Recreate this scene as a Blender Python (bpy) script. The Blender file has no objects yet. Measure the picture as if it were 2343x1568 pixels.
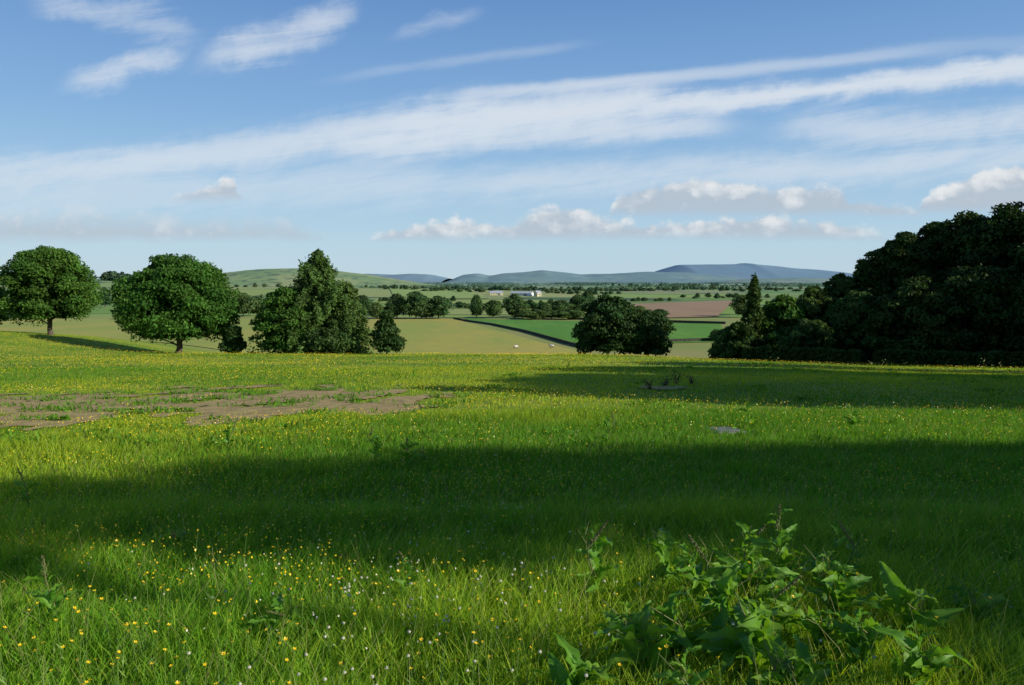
import bpy, math, random
import numpy as np
from mathutils import Vector, Matrix
scene=bpy.context.scene
COL=scene.collection
R=math.radians
# ---------------------------------------------------------------- camera maths
FP=1785.0; TILT=R(4.55); CH=1.7
def ray(X,Y):
    cx=(X-1171.5)/FP; cy=(784-Y)/FP
    dx=cx; dy=math.cos(TILT)+cy*math.sin(TILT); dz=-math.sin(TILT)+cy*math.cos(TILT)
    return dx/dy, dz/dy          # slope sideways, slope upwards per metre forward
# ---------------------------------------------------------------- noise
_t=np.random.RandomState(5).rand(256,256)
def vn(x,y):
    x=np.asarray(x,float); y=np.asarray(y,float)
    xi=np.floor(x).astype(int); yi=np.floor(y).astype(int); fx=x-xi; fy=y-yi
    fx=fx*fx*(3-2*fx); fy=fy*fy*(3-2*fy)
    a=_t[xi%256,yi%256]; b=_t[(xi+1)%256,yi%256]; c=_t[xi%256,(yi+1)%256]; d=_t[(xi+1)%256,(yi+1)%256]
    return (a*(1-fx)+b*fx)*(1-fy)+(c*(1-fx)+d*fx)*fy
def fbm(x,y,o=4):
    s=0;a=.5;t=0
    for i in range(o):
        s=s+a*vn(np.asarray(x)*2**i+17.3*i,np.asarray(y)*2**i+9.1*i); t+=a; a*=.5
    return s/t
def sst(a,b,x):
    t=np.clip((x-a)/(b-a),0,1); return t*t*(3-2*t)
# ---------------------------------------------------------------- terrain
_ky=[-40000,-30,0,60,90,112,160,220,420,900,3000,40000]
_kz=[-1,0,0,-4.5,-6.75,-9.2,-14.5,-16.5,-20,-21,-22,-26]
_yy=np.arange(-200,1200,2.0)
_zz=np.interp(_yy,_ky,_kz); _k=np.hanning(13); _k/=_k.sum()
_zz=np.convolve(np.pad(_zz,6,mode='edge'),_k,mode='valid')
def hgt(x,y):
    x=np.asarray(x,float); y=np.asarray(y,float)
    yc=95+22*sst(-38,-80,x)-15*sst(5,45,x)
    yp=y+(95-yc)*sst(20,90,y)*(1-sst(150,420,y))
    z=np.where(yp<1190,np.interp(yp,_yy,_zz),np.interp(yp,_ky,_kz))
    near=(1-sst(110,200,y))*sst(6,30,y)
    z=z+near*(.35*(fbm(x/14+3,y/14+8,2)-.5))
    z=z+1.4*sst(-40,-68,x)*sst(30,95,y)*(1-sst(120,220,y))
    z=z+27*np.exp(-((x+900)/430)**2-((y-1550)/480)**2)
    z=z+9*np.exp(-((x+230)/300)**2-((y-1250)/220)**2)
    z=z+6*(fbm(x/500+2,y/500+6,2)-.5)*sst(600,1200,y)
    return z
def h1(x,y): return float(hgt(x,y))
def gp(X,Y,d0=130):
    u,v=ray(X,Y); d=d0
    while d<12000:
        if CH+v*d<=h1(u*d,d): break
        d*=1.004
    return (u*d,d)
def xd(X,d,Y=700): return (ray(X,Y)[0]*d,d)
# ---------------------------------------------------------------- mesh builder
class MB:
    def __init__(s): s.V=[];s.F=[];s.M=[];s.C=[];s.n=0
    def add(s,V,F,m=0,c=(1,1,1)):
        V=np.asarray(V,float).reshape(-1,3); F=np.asarray(F,int).reshape(-1,4)
        s.V.append(V); s.F.append(F+s.n); s.M.append(np.full(len(F),m)); 
        c=np.asarray(c,float); 
        if c.ndim==1: c=np.tile(c,(len(V),1))
        s.C.append(c); s.n+=len(V)
    def mesh(s,name,mats,smooth=False):
        V=np.concatenate(s.V);F=np.concatenate(s.F);M=np.concatenate(s.M);C=np.concatenate(s.C)
        me=bpy.data.meshes.new(name)
        me.vertices.add(len(V)); me.vertices.foreach_set('co',V.ravel())
        me.loops.add(F.size); me.loops.foreach_set('vertex_index',F.ravel())
        me.polygons.add(len(F)); me.polygons.foreach_set('loop_start',np.arange(len(F))*4)
        me.polygons.foreach_set('material_index',M.astype(int))
        me.polygons.foreach_set('use_smooth',np.full(len(F),smooth))
        me.update(calc_edges=True)
        a=me.color_attributes.new('Col','FLOAT_COLOR','POINT')
        a.data.foreach_set('color',np.concatenate([C,np.ones((len(C),1))],1).ravel())
        for m in mats: me.materials.append(m)
        return me
def link(name,me,parent=None,loc=(0,0,0)):
    o=bpy.data.objects.new(name,me); COL.objects.link(o)
    if parent: o.parent=parent
    o.location=loc
    return o
def tag(o,label=None,cat=None,group=None,kind=None):
    if label:o['label']=label
    if cat:o['category']=cat
    if group:o['group']=group
    if kind:o['kind']=kind
    return o
def thing(name,label,cat,loc,rz=0,group=None,scale=(1,1,1)):
    o=bpy.data.objects.new(name,None); COL.objects.link(o); o.location=loc; o.rotation_euler=(0,0,rz); o.scale=scale
    o.empty_display_size=.2
    return tag(o,label,cat,group)
def tube(mb,P,rad,n=7,m=0,c=(1,1,1),wob=0,rng=None):
    P=np.asarray(P,float); k=len(P); T=np.gradient(P,axis=0); T/=np.linalg.norm(T,axis=1)[:,None]+1e-9
    up=np.array([0.31,.2,.93]); 
    if abs(T[0]@up)>.9: up=np.array([1,.1,.05])
    A=np.cross(T,up); A/=np.linalg.norm(A,axis=1)[:,None]; B=np.cross(T,A)
    th=np.arange(n)*2*math.pi/n
    rr=np.asarray(rad,float)[:,None]*np.ones((1,n))
    if wob and rng is not None: rr=rr*(1+wob*(rng.rand(k,n)-.5))
    V=P[:,None,:]+rr[...,None]*(np.cos(th)[None,:,None]*A[:,None,:]+np.sin(th)[None,:,None]*B[:,None,:])
    F=[]
    for i in range(k-1):
        for j in range(n):
            a=i*n+j;b=i*n+(j+1)%n
            F.append((a,b,b+n,a+n))
    mb.add(V.reshape(-1,3),F,m,c)
def box(mb,c,s,m=0,rz=0):
    x,y,z=s[0]/2,s[1]/2,s[2]/2
    V=np.array([(-x,-y,-z),(x,-y,-z),(x,y,-z),(-x,y,-z),(-x,-y,z),(x,-y,z),(x,y,z),(-x,y,z)])
    ca,sa=math.cos(rz),math.sin(rz); V=V@np.array([[ca,sa,0],[-sa,ca,0],[0,0,1]])+np.array(c)
    mb.add(V,[(0,3,2,1),(4,5,6,7),(0,1,5,4),(1,2,6,5),(2,3,7,6),(3,0,4,7)],m)
# ---------------------------------------------------------------- nodes
class NT:
    def __init__(s,nt): s.nt=nt
    def node(s,t,**k):
        n=s.nt.nodes.new(t)
        for a,b in k.items(): setattr(n,a,b)
        return n
    def put(s,sock,v):
        if v is None: return
        if hasattr(v,'default_value') or isinstance(v,bpy.types.NodeSocket): s.nt.links.new(v,sock)
        else:
            if sock.type=='RGBA' and len(v)==3: v=(*v,1)
            sock.default_value=v
    def m(s,op,a,b=None,c=None,clamp=False):
        n=s.node('ShaderNodeMath',operation=op,use_clamp=clamp)
        s.put(n.inputs[0],a); s.put(n.inputs[1],b)
        if c is not None: s.put(n.inputs[2],c)
        return n.outputs[0]
    def mix(s,f,a,b,mode='MIX'):
        n=s.node('ShaderNodeMix',data_type='RGBA',blend_type=mode); n.clamp_factor=True
        s.put(n.inputs[0],f); s.put(n.inputs[6],a); s.put(n.inputs[7],b); return n.outputs[2]
    def noise(s,vec,scale,detail=3,rough=.55,lac=2,dist=0):
        n=s.node('ShaderNodeTexNoise'); s.put(n.inputs['Vector'],vec); n.inputs['Scale'].default_value=scale
        n.inputs['Detail'].default_value=detail; n.inputs['Roughness'].default_value=rough; n.inputs['Distortion'].default_value=dist
        return n.outputs['Fac']
    def ss(s,x,a,b,lo=0.,hi=1.):
        n=s.node('ShaderNodeMapRange',interpolation_type='SMOOTHSTEP'); s.put(n.inputs[0],x)
        s.put(n.inputs[1],a); s.put(n.inputs[2],b); s.put(n.inputs[3],lo); s.put(n.inputs[4],hi); return n.outputs[0]
    def ramp(s,f,st):
        n=s.node('ShaderNodeValToRGB'); s.put(n.inputs[0],f); e=n.color_ramp.elements
        e[0].position=st[0][0]; e[0].color=(*st[0][1],1); e[1].position=st[-1][0]; e[1].color=(*st[-1][1],1)
        for p,c in st[1:-1]:
            q=e.new(p); q.color=(*c,1)
        return n.outputs[0]
HAZE_PAINT=(.27,.41,.55)
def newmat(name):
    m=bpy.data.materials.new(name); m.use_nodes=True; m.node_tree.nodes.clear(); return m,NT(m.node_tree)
def paint_haze(n,col,L=10500.):  # aerial haze painted into the base colour by distance from the origin
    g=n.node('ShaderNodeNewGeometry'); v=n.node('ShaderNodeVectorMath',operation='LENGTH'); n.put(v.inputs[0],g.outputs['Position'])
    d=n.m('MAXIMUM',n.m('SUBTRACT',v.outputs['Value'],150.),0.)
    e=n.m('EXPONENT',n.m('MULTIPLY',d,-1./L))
    return n.mix(n.m('SUBTRACT',1.,e),col,HAZE_PAINT)
def finish(n,col,rough=.8,spec=.2,trans=0,bump=None,tcol=None):
    p=n.node('ShaderNodeBsdfPrincipled'); n.put(p.inputs['Base Color'],col); p.inputs['Roughness'].default_value=rough
    p.inputs['Specular IOR Level'].default_value=spec
    if bump is not None:
        b=n.node('ShaderNodeBump'); n.put(b.inputs['Height'],bump[0]); b.inputs['Strength'].default_value=bump[1]; b.inputs['Distance'].default_value=bump[2]
        n.put(p.inputs['Normal'],b.outputs[0])
    out=n.node('ShaderNodeOutputMaterial'); sh=p.outputs[0]
    if trans:
        t=n.node('ShaderNodeBsdfTranslucent'); n.put(t.inputs[0],tcol if tcol is not None else col)
        x=n.node('ShaderNodeMixShader'); x.inputs[0].default_value=trans
        n.put(x.inputs[1],sh); n.put(x.inputs[2],t.outputs[0]); sh=x.outputs[0]
    n.put(out.inputs[0],sh)
def foliage(name,base,trans=.25,rough=.65,spec=.15,hz=True,rv=.25):
    m,n=newmat(name); a=n.node('ShaderNodeAttribute',attribute_name='Col')
    c=n.mix(1.,a.outputs['Color'],base,'MULTIPLY')
    oi=n.node('ShaderNodeObjectInfo')
    f=n.m('MULTIPLY_ADD',oi.outputs['Random'],rv,1-rv/2)
    hs=n.node('ShaderNodeHueSaturation'); n.put(hs.inputs['Value'],f); n.put(hs.inputs['Color'],c)
    n.put(hs.inputs['Hue'],n.m('MULTIPLY_ADD',oi.outputs['Random'],-.03*rv/.25,.5+.015*rv/.25))
    c=hs.outputs[0]
    t=n.mix(1.,c,(1.5,1.4,.5),'MULTIPLY')
    if hz: c=paint_haze(n,c)
    finish(n,c,rough,spec,trans,tcol=t); return m
def plain(name,c1,c2,scale=5,rough=.85,bump=.3,bd=.02,hz=False,spec=.2):
    m,n=newmat(name); g=n.node('ShaderNodeTexCoord')
    f=n.noise(g.outputs['Object'],scale,6,.6); c=n.mix(n.ss(f,.3,.7),c1,c2)
    if hz: c=paint_haze(n,c)
    finish(n,c,rough,spec,bump=(f,bump,bd)); return m
M_bark=plain('bark',(.07,.05,.035),(.14,.11,.08),8,.9,.8,.05)
M_syc=foliage('sycamore_leaf',(.070,.16,.022),.28,rv=.1)
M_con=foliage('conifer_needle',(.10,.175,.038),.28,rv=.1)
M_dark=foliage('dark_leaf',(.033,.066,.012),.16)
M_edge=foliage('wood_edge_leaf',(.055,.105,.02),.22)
M_shrub=foliage('shrub_leaf',(.044,.09,.02),.2,rv=.1)
M_light=foliage('light_leaf',(.10,.19,.035))
M_mid=foliage('hedge_tree_leaf',(.09,.16,.036),.28,rv=.5)
M_grass=foliage('grass_blade',(1,1,1),.42,.6,.2,False,0)
M_dock=foliage('dock_leaf',(.135,.30,.025),.42,.5,.3,False,.25)
M_dstem=plain('dock_stem',(.13,.19,.05),(.2,.17,.07),20,.6,.1)
M_seed=plain('dock_seed',(.18,.14,.06),(.16,.2,.07),40,.8,.1)
M_pet=plain('buttercup_petal',(.88,.64,.012),(.82,.55,.01),30,.35,.05,.001,spec=.5)
M_clov=plain('clover_head',(.56,.53,.38),(.70,.67,.54),150,.8,.4,.003)
M_stem=plain('flower_stem',(.12,.22,.04),(.18,.26,.05),20,.6,.1)
M_dead=plain('dead_stalk',(.07,.045,.03),(.12,.08,.05),20,.9,.1)
M_stone=plain('field_stone',(.035,.04,.025),(.08,.08,.055),3,.95,.8,.08)
M_slab=plain('concrete',(.16,.16,.155),(.23,.23,.22),6,.9,.3,.01)
M_wool=plain('wool',(.6,.57,.5),(.75,.72,.65),12,.95,.6,.03)
M_white=plain('white_wall',(.6,.6,.58),(.7,.7,.68),.2,.8,.1,hz=True)
M_cream=plain('cream_wall',(.62,.52,.3),(.7,.6,.36),.2,.8,.1,hz=True)
M_roof=plain('sheet_roof',(.4,.42,.45),(.5,.52,.55),.2,.6,.1,hz=True)
M_door=plain('door_paint',(.1,.13,.14),(.14,.16,.17),.5,.6,.1,hz=True)
# ---------------------------------------------------------------- ground
def ground_mat():
    m,n=newmat('ground'); g=n.node('ShaderNodeNewGeometry'); P=g.outputs['Position']
    sp=n.node('ShaderNodeSeparateXYZ'); n.put(sp.inputs[0],P); y=sp.outputs[1]
    flat=n.node('ShaderNodeCombineXYZ'); n.put(flat.inputs[0],sp.outputs[0]); n.put(flat.inputs[1],y); F=flat.outputs[0]
    a=n.noise(F,.12,4); b=n.noise(F,2.5,5,.65)
    near=n.mix(n.ss(a,.35,.65),(.16,.28,.025),(.34,.39,.04))
    near=n.mix(n.m('MULTIPLY',n.ss(b,.3,.75),.5),near,(.08,.13,.018))
    c1=n.noise(F,.02,4); c2=n.noise(F,.35,4,.6)
    mid=n.mix(n.ss(c1,.35,.65),(.36,.34,.11),(.27,.33,.08)); mid=n.mix(n.m('MULTIPLY',c2,.35),mid,(.15,.17,.05))
    col=n.mix(n.ss(y,122.,150.),near,mid)
    wn=n.node('ShaderNodeTexNoise'); n.put(wn.inputs['Vector'],F); wn.inputs['Scale'].default_value=.002
    add=n.node('ShaderNodeVectorMath',operation='MULTIPLY_ADD'); n.put(add.inputs[0],wn.outputs['Color']); add.inputs[1].default_value=(220,220,0); n.put(add.inputs[2],F)
    v=n.node('ShaderNodeTexVoronoi',distance='CHEBYCHEV'); n.put(v.inputs['Vector'],add.outputs[0]); v.inputs['Scale'].default_value=.0045; v.inputs['Randomness'].default_value=.8
    cs=n.node('ShaderNodeSeparateColor'); n.put(cs.inputs[0],v.outputs['Color'])
    fld=n.ramp(cs.outputs[0],[(0,(.14,.28,.04)),(.2,(.23,.36,.06)),(.45,(.33,.41,.08)),(.6,(.18,.32,.05)),(.75,(.38,.40,.12)),(.9,(.27,.39,.07)),(1,(.34,.28,.14))])
    v2=n.node('ShaderNodeTexVoronoi',distance='CHEBYCHEV',feature='F2'); n.put(v2.inputs['Vector'],add.outputs[0]); v2.inputs['Scale'].default_value=.0045; v2.inputs['Randomness'].default_value=.8
    edge=n.ss(n.m('SUBTRACT',v2.outputs['Distance'],v.outputs['Distance']),.015,.045)
    fld=n.mix(edge,(.05,.09,.03),fld)
    c3=n.noise(F,.03,4,.6); fld=n.mix(n.m('MULTIPLY',c3,.3),fld,(.1,.16,.035))
    col=n.mix(n.ss(y,455.,475.),col,fld)
    col=paint_haze(n,col); finish(n,col,.95,.1,bump=(b,.5,.06)); return m
M_ground=ground_mat()
th=np.concatenate([np.linspace(-48,48,385),np.linspace(54,306,22)]); th=np.radians(th)
rad=np.concatenate([[0.4],np.linspace(1,12,24),np.geomspace(12.6,160,120),np.geomspace(163,700,80),np.geomspace(720,30000,90)])
TT,RR=np.meshgrid(th,rad); GX=RR*np.sin(TT); GY=RR*np.cos(TT); GZ=hgt(GX,GY)
nt_,nr=len(th),len(rad)
I=np.arange(nr-1)[:,None]*nt_; J=np.arange(nt_)[None,:]; J2=(J+1)%nt_
F=np.stack([I+J,I+J2,I+nt_+J2,I+nt_+J],-1).reshape(-1,4)[:,::-1]
mb=MB(); mb.add(np.stack([GX,GY,GZ],-1).reshape(-1,3),F)
tag(link('ground',mb.mesh('ground',[M_ground],True)),'rolling green meadow and farmland reaching to the horizon','ground',kind='structure')
# bare earth
ec1=gp(300,930,5); ec2=gp(690,936,5); ec3=gp(390,922,5)
def earth(x,y):
    a=1-((x-ec1[0])/7.8)**2-((y-ec1[1]-1.4)/7.8)**2
    b=1-((x-ec2[0])/4.2)**2-((y-ec2[1])/2.4)**2
    return np.maximum(a,b)+1.3*(fbm(x*.45+5,y*.3+2,4)-.5)+2.6*(fbm(x*1.0,y*.38,4)-.5)-.8*np.exp(-((x-ec3[0])/2.6)**2-((y-ec3[1])/1.7)**2)
ET=.36
def sheet(name,mat,q,nu,nv,off,label,cat,mask=None):
    q=np.array(q,float); U,V=np.meshgrid(np.linspace(0,1,nu),np.linspace(0,1,nv))
    p=(q[0][None,None]*(1-U)[...,None]*(1-V)[...,None]+q[1]*U[...,None]*(1-V)[...,None]+q[2]*U[...,None]*V[...,None]+q[3]*(1-U)[...,None]*V[...,None])
    X,Y=p[...,0],p[...,1]; Z=hgt(X,Y)+off
    I=np.arange(nv-1)[:,None]*nu; J=np.arange(nu-1)[None,:]
    F=np.stack([I+J,I+J+1,I+nu+J+1,I+nu+J],-1).reshape(-1,4)
    VV=np.stack([X,Y,Z],-1).reshape(-1,3)
    if mask is not None:
        cc=VV[F].mean(1); F=F[mask(cc[:,0],cc[:,1])]
    mb=MB(); mb.add(VV,F); o=link(name,mb.mesh(name,[mat],True)); tag(o,label,cat,kind='structure'); return o
M_earth=plain('bare_soil',(.31,.22,.085),(.47,.35,.145),2.5,.95,.9,.08)
sheet('bare_earth',M_earth,[(-26,9),(3,9),(3,38),(-26,38)],240,230,.03,'patch of bare brown earth in the left of the meadow','bare earth',lambda x,y:earth(x,y)>ET)
# fields
def field_mat(name,c1,c2,c3,row=None,s1=.03):
    m,n=newmat(name); g=n.node('ShaderNodeNewGeometry'); mp=n.node('ShaderNodeMapping'); n.put(mp.inputs[0],g.outputs['Position']); mp.inputs['Rotation'].default_value=(0,0,.5); mp.inputs['Scale'].default_value=(1,.35,1)
    a=n.noise(mp.outputs[0],s1,5,.62); b=n.noise(mp.outputs[0],.35,4,.7); d=n.noise(mp.outputs[0],.009,3,.5)
    c=n.mix(n.ss(a,.38,.62),c1,c2); c=n.mix(n.m('MULTIPLY',n.ss(b,.45,.8),.55),c,c3); c=n.mix(n.m('MULTIPLY',n.ss(d,.4,.65),.5),c,c2)
    if row:
        w=n.node('ShaderNodeTexWave'); n.put(w.inputs['Vector'],g.outputs['Position']); w.inputs['Scale'].default_value=row; w.inputs['Distortion'].default_value=1.5; c=n.mix(n.m('MULTIPLY',w.outputs['Fac'],.25),c,c3)
    c=paint_haze(n,c); finish(n,c,.95,.1); return m
sheet('buttercup_field',field_mat('buttercup_pasture',(.44,.38,.09),(.31,.36,.075),(.60,.48,.04)),[xd(-300,150),xd(1460,150),gp(1045,731),xd(-300,445)],90,50,.12,'tan and yellow buttercup pasture below the meadow edge','field')
gf=[gp(1330,790),gp(1660,783),gp(1650,742),gp(1060,729)]
sheet('green_field',field_mat('green_crop',(.10,.26,.03),(.15,.32,.04),(.09,.21,.03),.05),gf,60,30,.14,'bright green crop field right of the long field wall','field')
sheet('ploughed_field',field_mat('ploughed_soil',(.34,.215,.11),(.38,.25,.135),(.28,.18,.10),.06),[gp(1530,729),gp(1640,727),gp(1684,688),gp(1435,697)],40,30,.5,'brown ploughed field in the middle distance','field')
sheet('far_pasture',field_mat('pale_pasture',(.27,.37,.08),(.30,.39,.09),(.2,.3,.06)),[gp(905,684),gp(1120,684),gp(1060,664),gp(890,660)],40,30,.6,'pale green pasture rising beyond the far trees','field')
# ---------------------------------------------------------------- hills
def hill(name,prof,D,W,mat,label,rough=.12,n=220,nd=26,seed=0):
    X=np.array([p[0] for p in prof],float); pr=np.array([CH+ray(p[0],p[1])[1]*D for p in prof])
    uu=np.linspace(X[0],X[-1],n); zz=np.interp(uu,X,pr); k=np.hanning(9);k/=k.sum(); zz=np.convolve(np.pad(zz,4,mode='edge'),k,mode='valid')
    base=-30.; amp=zz-base
    tt=np.linspace(-1,1,nd)
    us=np.array([ray(a,640)[0] for a in uu])
    Z=base+amp[None,:]*(np.cos(tt*math.pi/2)**1.3)[:,None]
    Y=(D+tt*W)[:,None]*np.ones((1,n)); XX=us[None,:]*D*(1+.0*tt[:,None])
    Z=Z+rough*amp[None,:]*(fbm(XX/W*4+seed,Y/W*4+seed,4)-.5)*(1-np.abs(tt)[:,None]**4)
    V=np.stack([XX,Y,Z],-1).reshape(-1,3); I=np.arange(nd-1)[:,None]*n; J=np.arange(n-1)[None,:]
    F=np.stack([I+J,I+J+1,I+n+J+1,I+n+J],-1).reshape(-1,4)
    mb=MB(); mb.add(V,F); tag(link(name,mb.mesh(name,[mat],True)),label,'hill',kind='structure')
def hill_mat(name,c1,c2,c3,sc,L=9000.):  # hill tones with distance haze painted in
    m,n=newmat(name); g=n.node('ShaderNodeNewGeometry'); P=g.outputs['Position']
    a=n.noise(P,sc,5,.6); b=n.noise(P,sc*5,4,.6)
    c=n.mix(n.ss(a,.42,.58),c1,c2); c=n.mix(n.m('MULTIPLY',n.ss(b,.52,.62),.8),c,c3); c=paint_haze(n,c,L); finish(n,c,.95,.05); return m
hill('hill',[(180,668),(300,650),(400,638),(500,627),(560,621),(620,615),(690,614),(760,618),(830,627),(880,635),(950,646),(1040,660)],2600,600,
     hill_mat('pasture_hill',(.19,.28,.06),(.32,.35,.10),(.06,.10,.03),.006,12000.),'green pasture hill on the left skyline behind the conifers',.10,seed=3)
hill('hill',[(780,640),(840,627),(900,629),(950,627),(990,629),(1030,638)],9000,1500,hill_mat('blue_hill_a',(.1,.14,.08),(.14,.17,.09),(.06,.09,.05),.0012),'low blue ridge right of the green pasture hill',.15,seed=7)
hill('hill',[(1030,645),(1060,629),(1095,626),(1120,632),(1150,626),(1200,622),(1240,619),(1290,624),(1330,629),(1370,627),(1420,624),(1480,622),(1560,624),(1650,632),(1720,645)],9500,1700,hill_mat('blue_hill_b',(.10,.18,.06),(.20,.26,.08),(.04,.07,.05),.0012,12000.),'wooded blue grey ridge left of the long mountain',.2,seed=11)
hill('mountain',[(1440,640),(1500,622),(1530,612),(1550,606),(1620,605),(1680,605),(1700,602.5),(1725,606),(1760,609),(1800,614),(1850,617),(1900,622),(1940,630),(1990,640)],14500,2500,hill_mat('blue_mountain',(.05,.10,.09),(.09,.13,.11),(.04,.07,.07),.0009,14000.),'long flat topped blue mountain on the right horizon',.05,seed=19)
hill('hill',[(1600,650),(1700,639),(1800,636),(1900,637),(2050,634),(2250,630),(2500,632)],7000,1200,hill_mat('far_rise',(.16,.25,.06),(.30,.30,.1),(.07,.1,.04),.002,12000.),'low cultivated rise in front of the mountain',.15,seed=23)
# ---------------------------------------------------------------- trees
def norm(a): return a/(np.linalg.norm(a,axis=-1,keepdims=True)+1e-9)
def leaves(mb,C,N,s,rng,asp=.62,col=(1,1,1),m=0,T=None):
    n=len(C); N=norm(N); 
    if T is None: T=rng.normal(size=(n,3))
    B=norm(np.cross(N,T)); T=norm(np.cross(B,N)); s=np.asarray(s)*np.ones(n)
    V=np.stack([C+T*s[:,None],C+B*(s*asp)[:,None],C-T*s[:,None],C-B*(s*asp)[:,None]],1)
    col=np.repeat(np.asarray(col)*np.ones((n,3)),4,axis=0)
    mb.add(V.reshape(-1,3),np.arange(n*4).reshape(-1,4),m,col)
def prof_round(t): return np.sqrt(np.clip(1-((t-.42)/.6)**2,0,1))
def prof_dome(t): return np.sqrt(np.clip(1-((t-.3)/.72)**2,0,1))
def prof_cone(t): return np.clip(1.02-t,0,1)**.75*np.clip(.6+2.5*t,0,1)
def broad(w,h,z0,seed,nb=80,nl=16000,ls=.27,prof=prof_round,br=.12,mat=None,tr=.3,mb=None,m=0,jit=.12,inner=.12):
    rng=np.random.RandomState(seed); mb=mb or MB()
    nb2=nb
    t=rng.rand(nb2)**.9; ang=np.arange(nb2)*2.399+rng.rand(nb2)*.8
    r=w*br*(.6+.8*rng.rand(nb2))
    Rr=np.maximum(prof(t)*w/2*(1-jit+2*jit*rng.rand(nb2))-r*.75,0)
    zc=z0+r*.6+t*(h-z0-r*1.5)
    C=np.stack([np.cos(ang)*Rr,np.sin(ang)*Rr,zc],1)
    k=int(nl/nb2); 
    for i in range(nb2):
        ki=int(k*(r[i]/(w*br))**1.6)
        d=norm(rng.normal(size=(ki,3))); d[:,2]=np.where(rng.rand(ki)<.3,d[:,2],np.abs(d[:,2]))
        rr=r[i]*(.45+.72*rng.rand(ki)**.8)
        P=C[i]+d*rr[:,None]*np.array([1,1,.75])
        out=norm(C[i]-np.array([0,0,z0+(h-z0)*.4]))
        N=d*.6+out*.35+.75*rng.normal(size=(ki,3))
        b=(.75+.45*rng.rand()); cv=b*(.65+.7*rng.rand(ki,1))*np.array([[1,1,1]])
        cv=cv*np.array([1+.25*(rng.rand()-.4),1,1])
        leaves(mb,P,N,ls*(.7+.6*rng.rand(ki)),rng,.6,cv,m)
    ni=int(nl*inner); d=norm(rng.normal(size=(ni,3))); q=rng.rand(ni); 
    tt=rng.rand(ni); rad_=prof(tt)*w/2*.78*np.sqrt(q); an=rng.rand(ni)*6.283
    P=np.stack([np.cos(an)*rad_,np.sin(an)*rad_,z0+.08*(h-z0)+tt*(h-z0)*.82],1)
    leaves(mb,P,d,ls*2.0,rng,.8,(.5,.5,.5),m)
    return mb,C
def trunkmb(h,z0,r,C,seed,nl=8,mb=None,m=0):
    rng=np.random.RandomState(seed+99); mb=mb or MB()
    zt=z0+(h-z0)*.55; P=[(0,0,-.3),(0,0,.1),(rng.normal()*.08,rng.normal()*.08,z0*.6),(rng.normal()*.15,rng.normal()*.15,z0+.2*(h-z0)),(rng.normal()*.3,rng.normal()*.3,zt)]
    tube(mb,P,[r*1.7,r*1.25,r,r*.75,r*.2],10,m,wob=.15,rng=rng)
    low=C[np.argsort(C[:,2])]; idx=np.linspace(0,len(low)*.8-1,nl).astype(int)
    for i in idx:
        e=low[i]; s=np.array([0,0,max(z0*.75,.3)+rng.rand()*(h-z0)*.22]); mid=(s+e)/2+np.array([0,0,.06*h*(rng.rand()-.2)])
        tube(mb,[s,mid,e],[r*.42,r*.26,r*.06],6,m)
    return mb
def conifer(w,h,seed,nl=9000,ls=.3,dens=1.9,z0=.04,up=.05,mb=None,m=0,power=.85,jit=.55):
    rng=np.random.RandomState(seed); mb=mb or MB(); brs=[]
    nb=int(h*dens*5.5); per=int(nl/nb)
    for i in range(nb):
        t=(i+rng.rand())/nb; z=h*(z0+(1-z0)*t); a=i*2.399+rng.rand()*.6
        lump=.75+.5*float(fbm(a*1.2+seed,t*5+seed,2))
        L=w/2*(1-t)**power*(1-jit+jit*1.15*rng.rand())*lump+.15
        D=np.array([math.cos(a),math.sin(a),0]); S=np.array([-D[1],D[0],0])
        k=max(5,int(per*(L/(w/2))*1.9)); s=rng.rand(k)**.75
        sl=up+.6*(t-.2)
        P=D*(L*s)[:,None]+S*((rng.rand(k)-.5)*(.55*L*(1-s)+.4))[:,None]
        P[:,2]=z+L*(sl*s-.12*s*s)+rng.normal(size=k)*(.12+.06*L)
        N=np.array([0,0,.7])+.7*rng.normal(size=(k,3))+D*.6
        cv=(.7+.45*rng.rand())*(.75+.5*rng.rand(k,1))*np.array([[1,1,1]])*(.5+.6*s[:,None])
        leaves(mb,P,N,ls*(.6+.7*rng.rand(k)),rng,.45,cv,m,T=np.tile(D,(k,1))+.8*rng.normal(size=(k,3)))
        brs.append(((0,0,z),tuple(D*L*.8+np.array([0,0,z+L*(sl*.8-.11)]))))
    return mb,brs
def contrunk(h,r,brs,mb=None,m=0):
    mb=mb or MB(); tube(mb,[(0,0,-.3),(0,0,h*.3),(0,0,h*.99)],[r*1.3,r*.8,.02],8,m)
    for a,b in brs[::3]: tube(mb,[a,b],[.05,.015],4,m)
    return mb
def put_tree(name,label,cat,crown,trunk,loc,rz=0,sc=(1,1,1),group=None):
    t=thing(name,label,cat,loc,rz,group,sc); link('trunk',trunk,t); link('crown',crown,t); return t
def dims(X,Yt,W,d,Yb=None):
    x,y=xd(X,d,Yb or 800); z=h1(x,y); u,v=ray(X,Yt); return x,y,z,(CH+v*d)-z,W/FP*d
def bt(name,label,cat,X,Yt,W,d,z0f,seed,mat,nb=80,nl=16000,ls=.27,prof=prof_round,br=.12,tr=.3,rz=0,jit=.12,inner=.12):
    x,y,z,h,w=dims(X,Yt,W,d)
    c,C=broad(w,h,z0f*h,seed,nb,nl,ls,prof,br,jit=jit,inner=inner); t=trunkmb(h,z0f*h,tr,C,seed)
    return put_tree(name,label,cat,c.mesh('crown',[mat]),t.mesh('trunk',[M_bark],True),(x,y,z-.03),rz)
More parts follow.
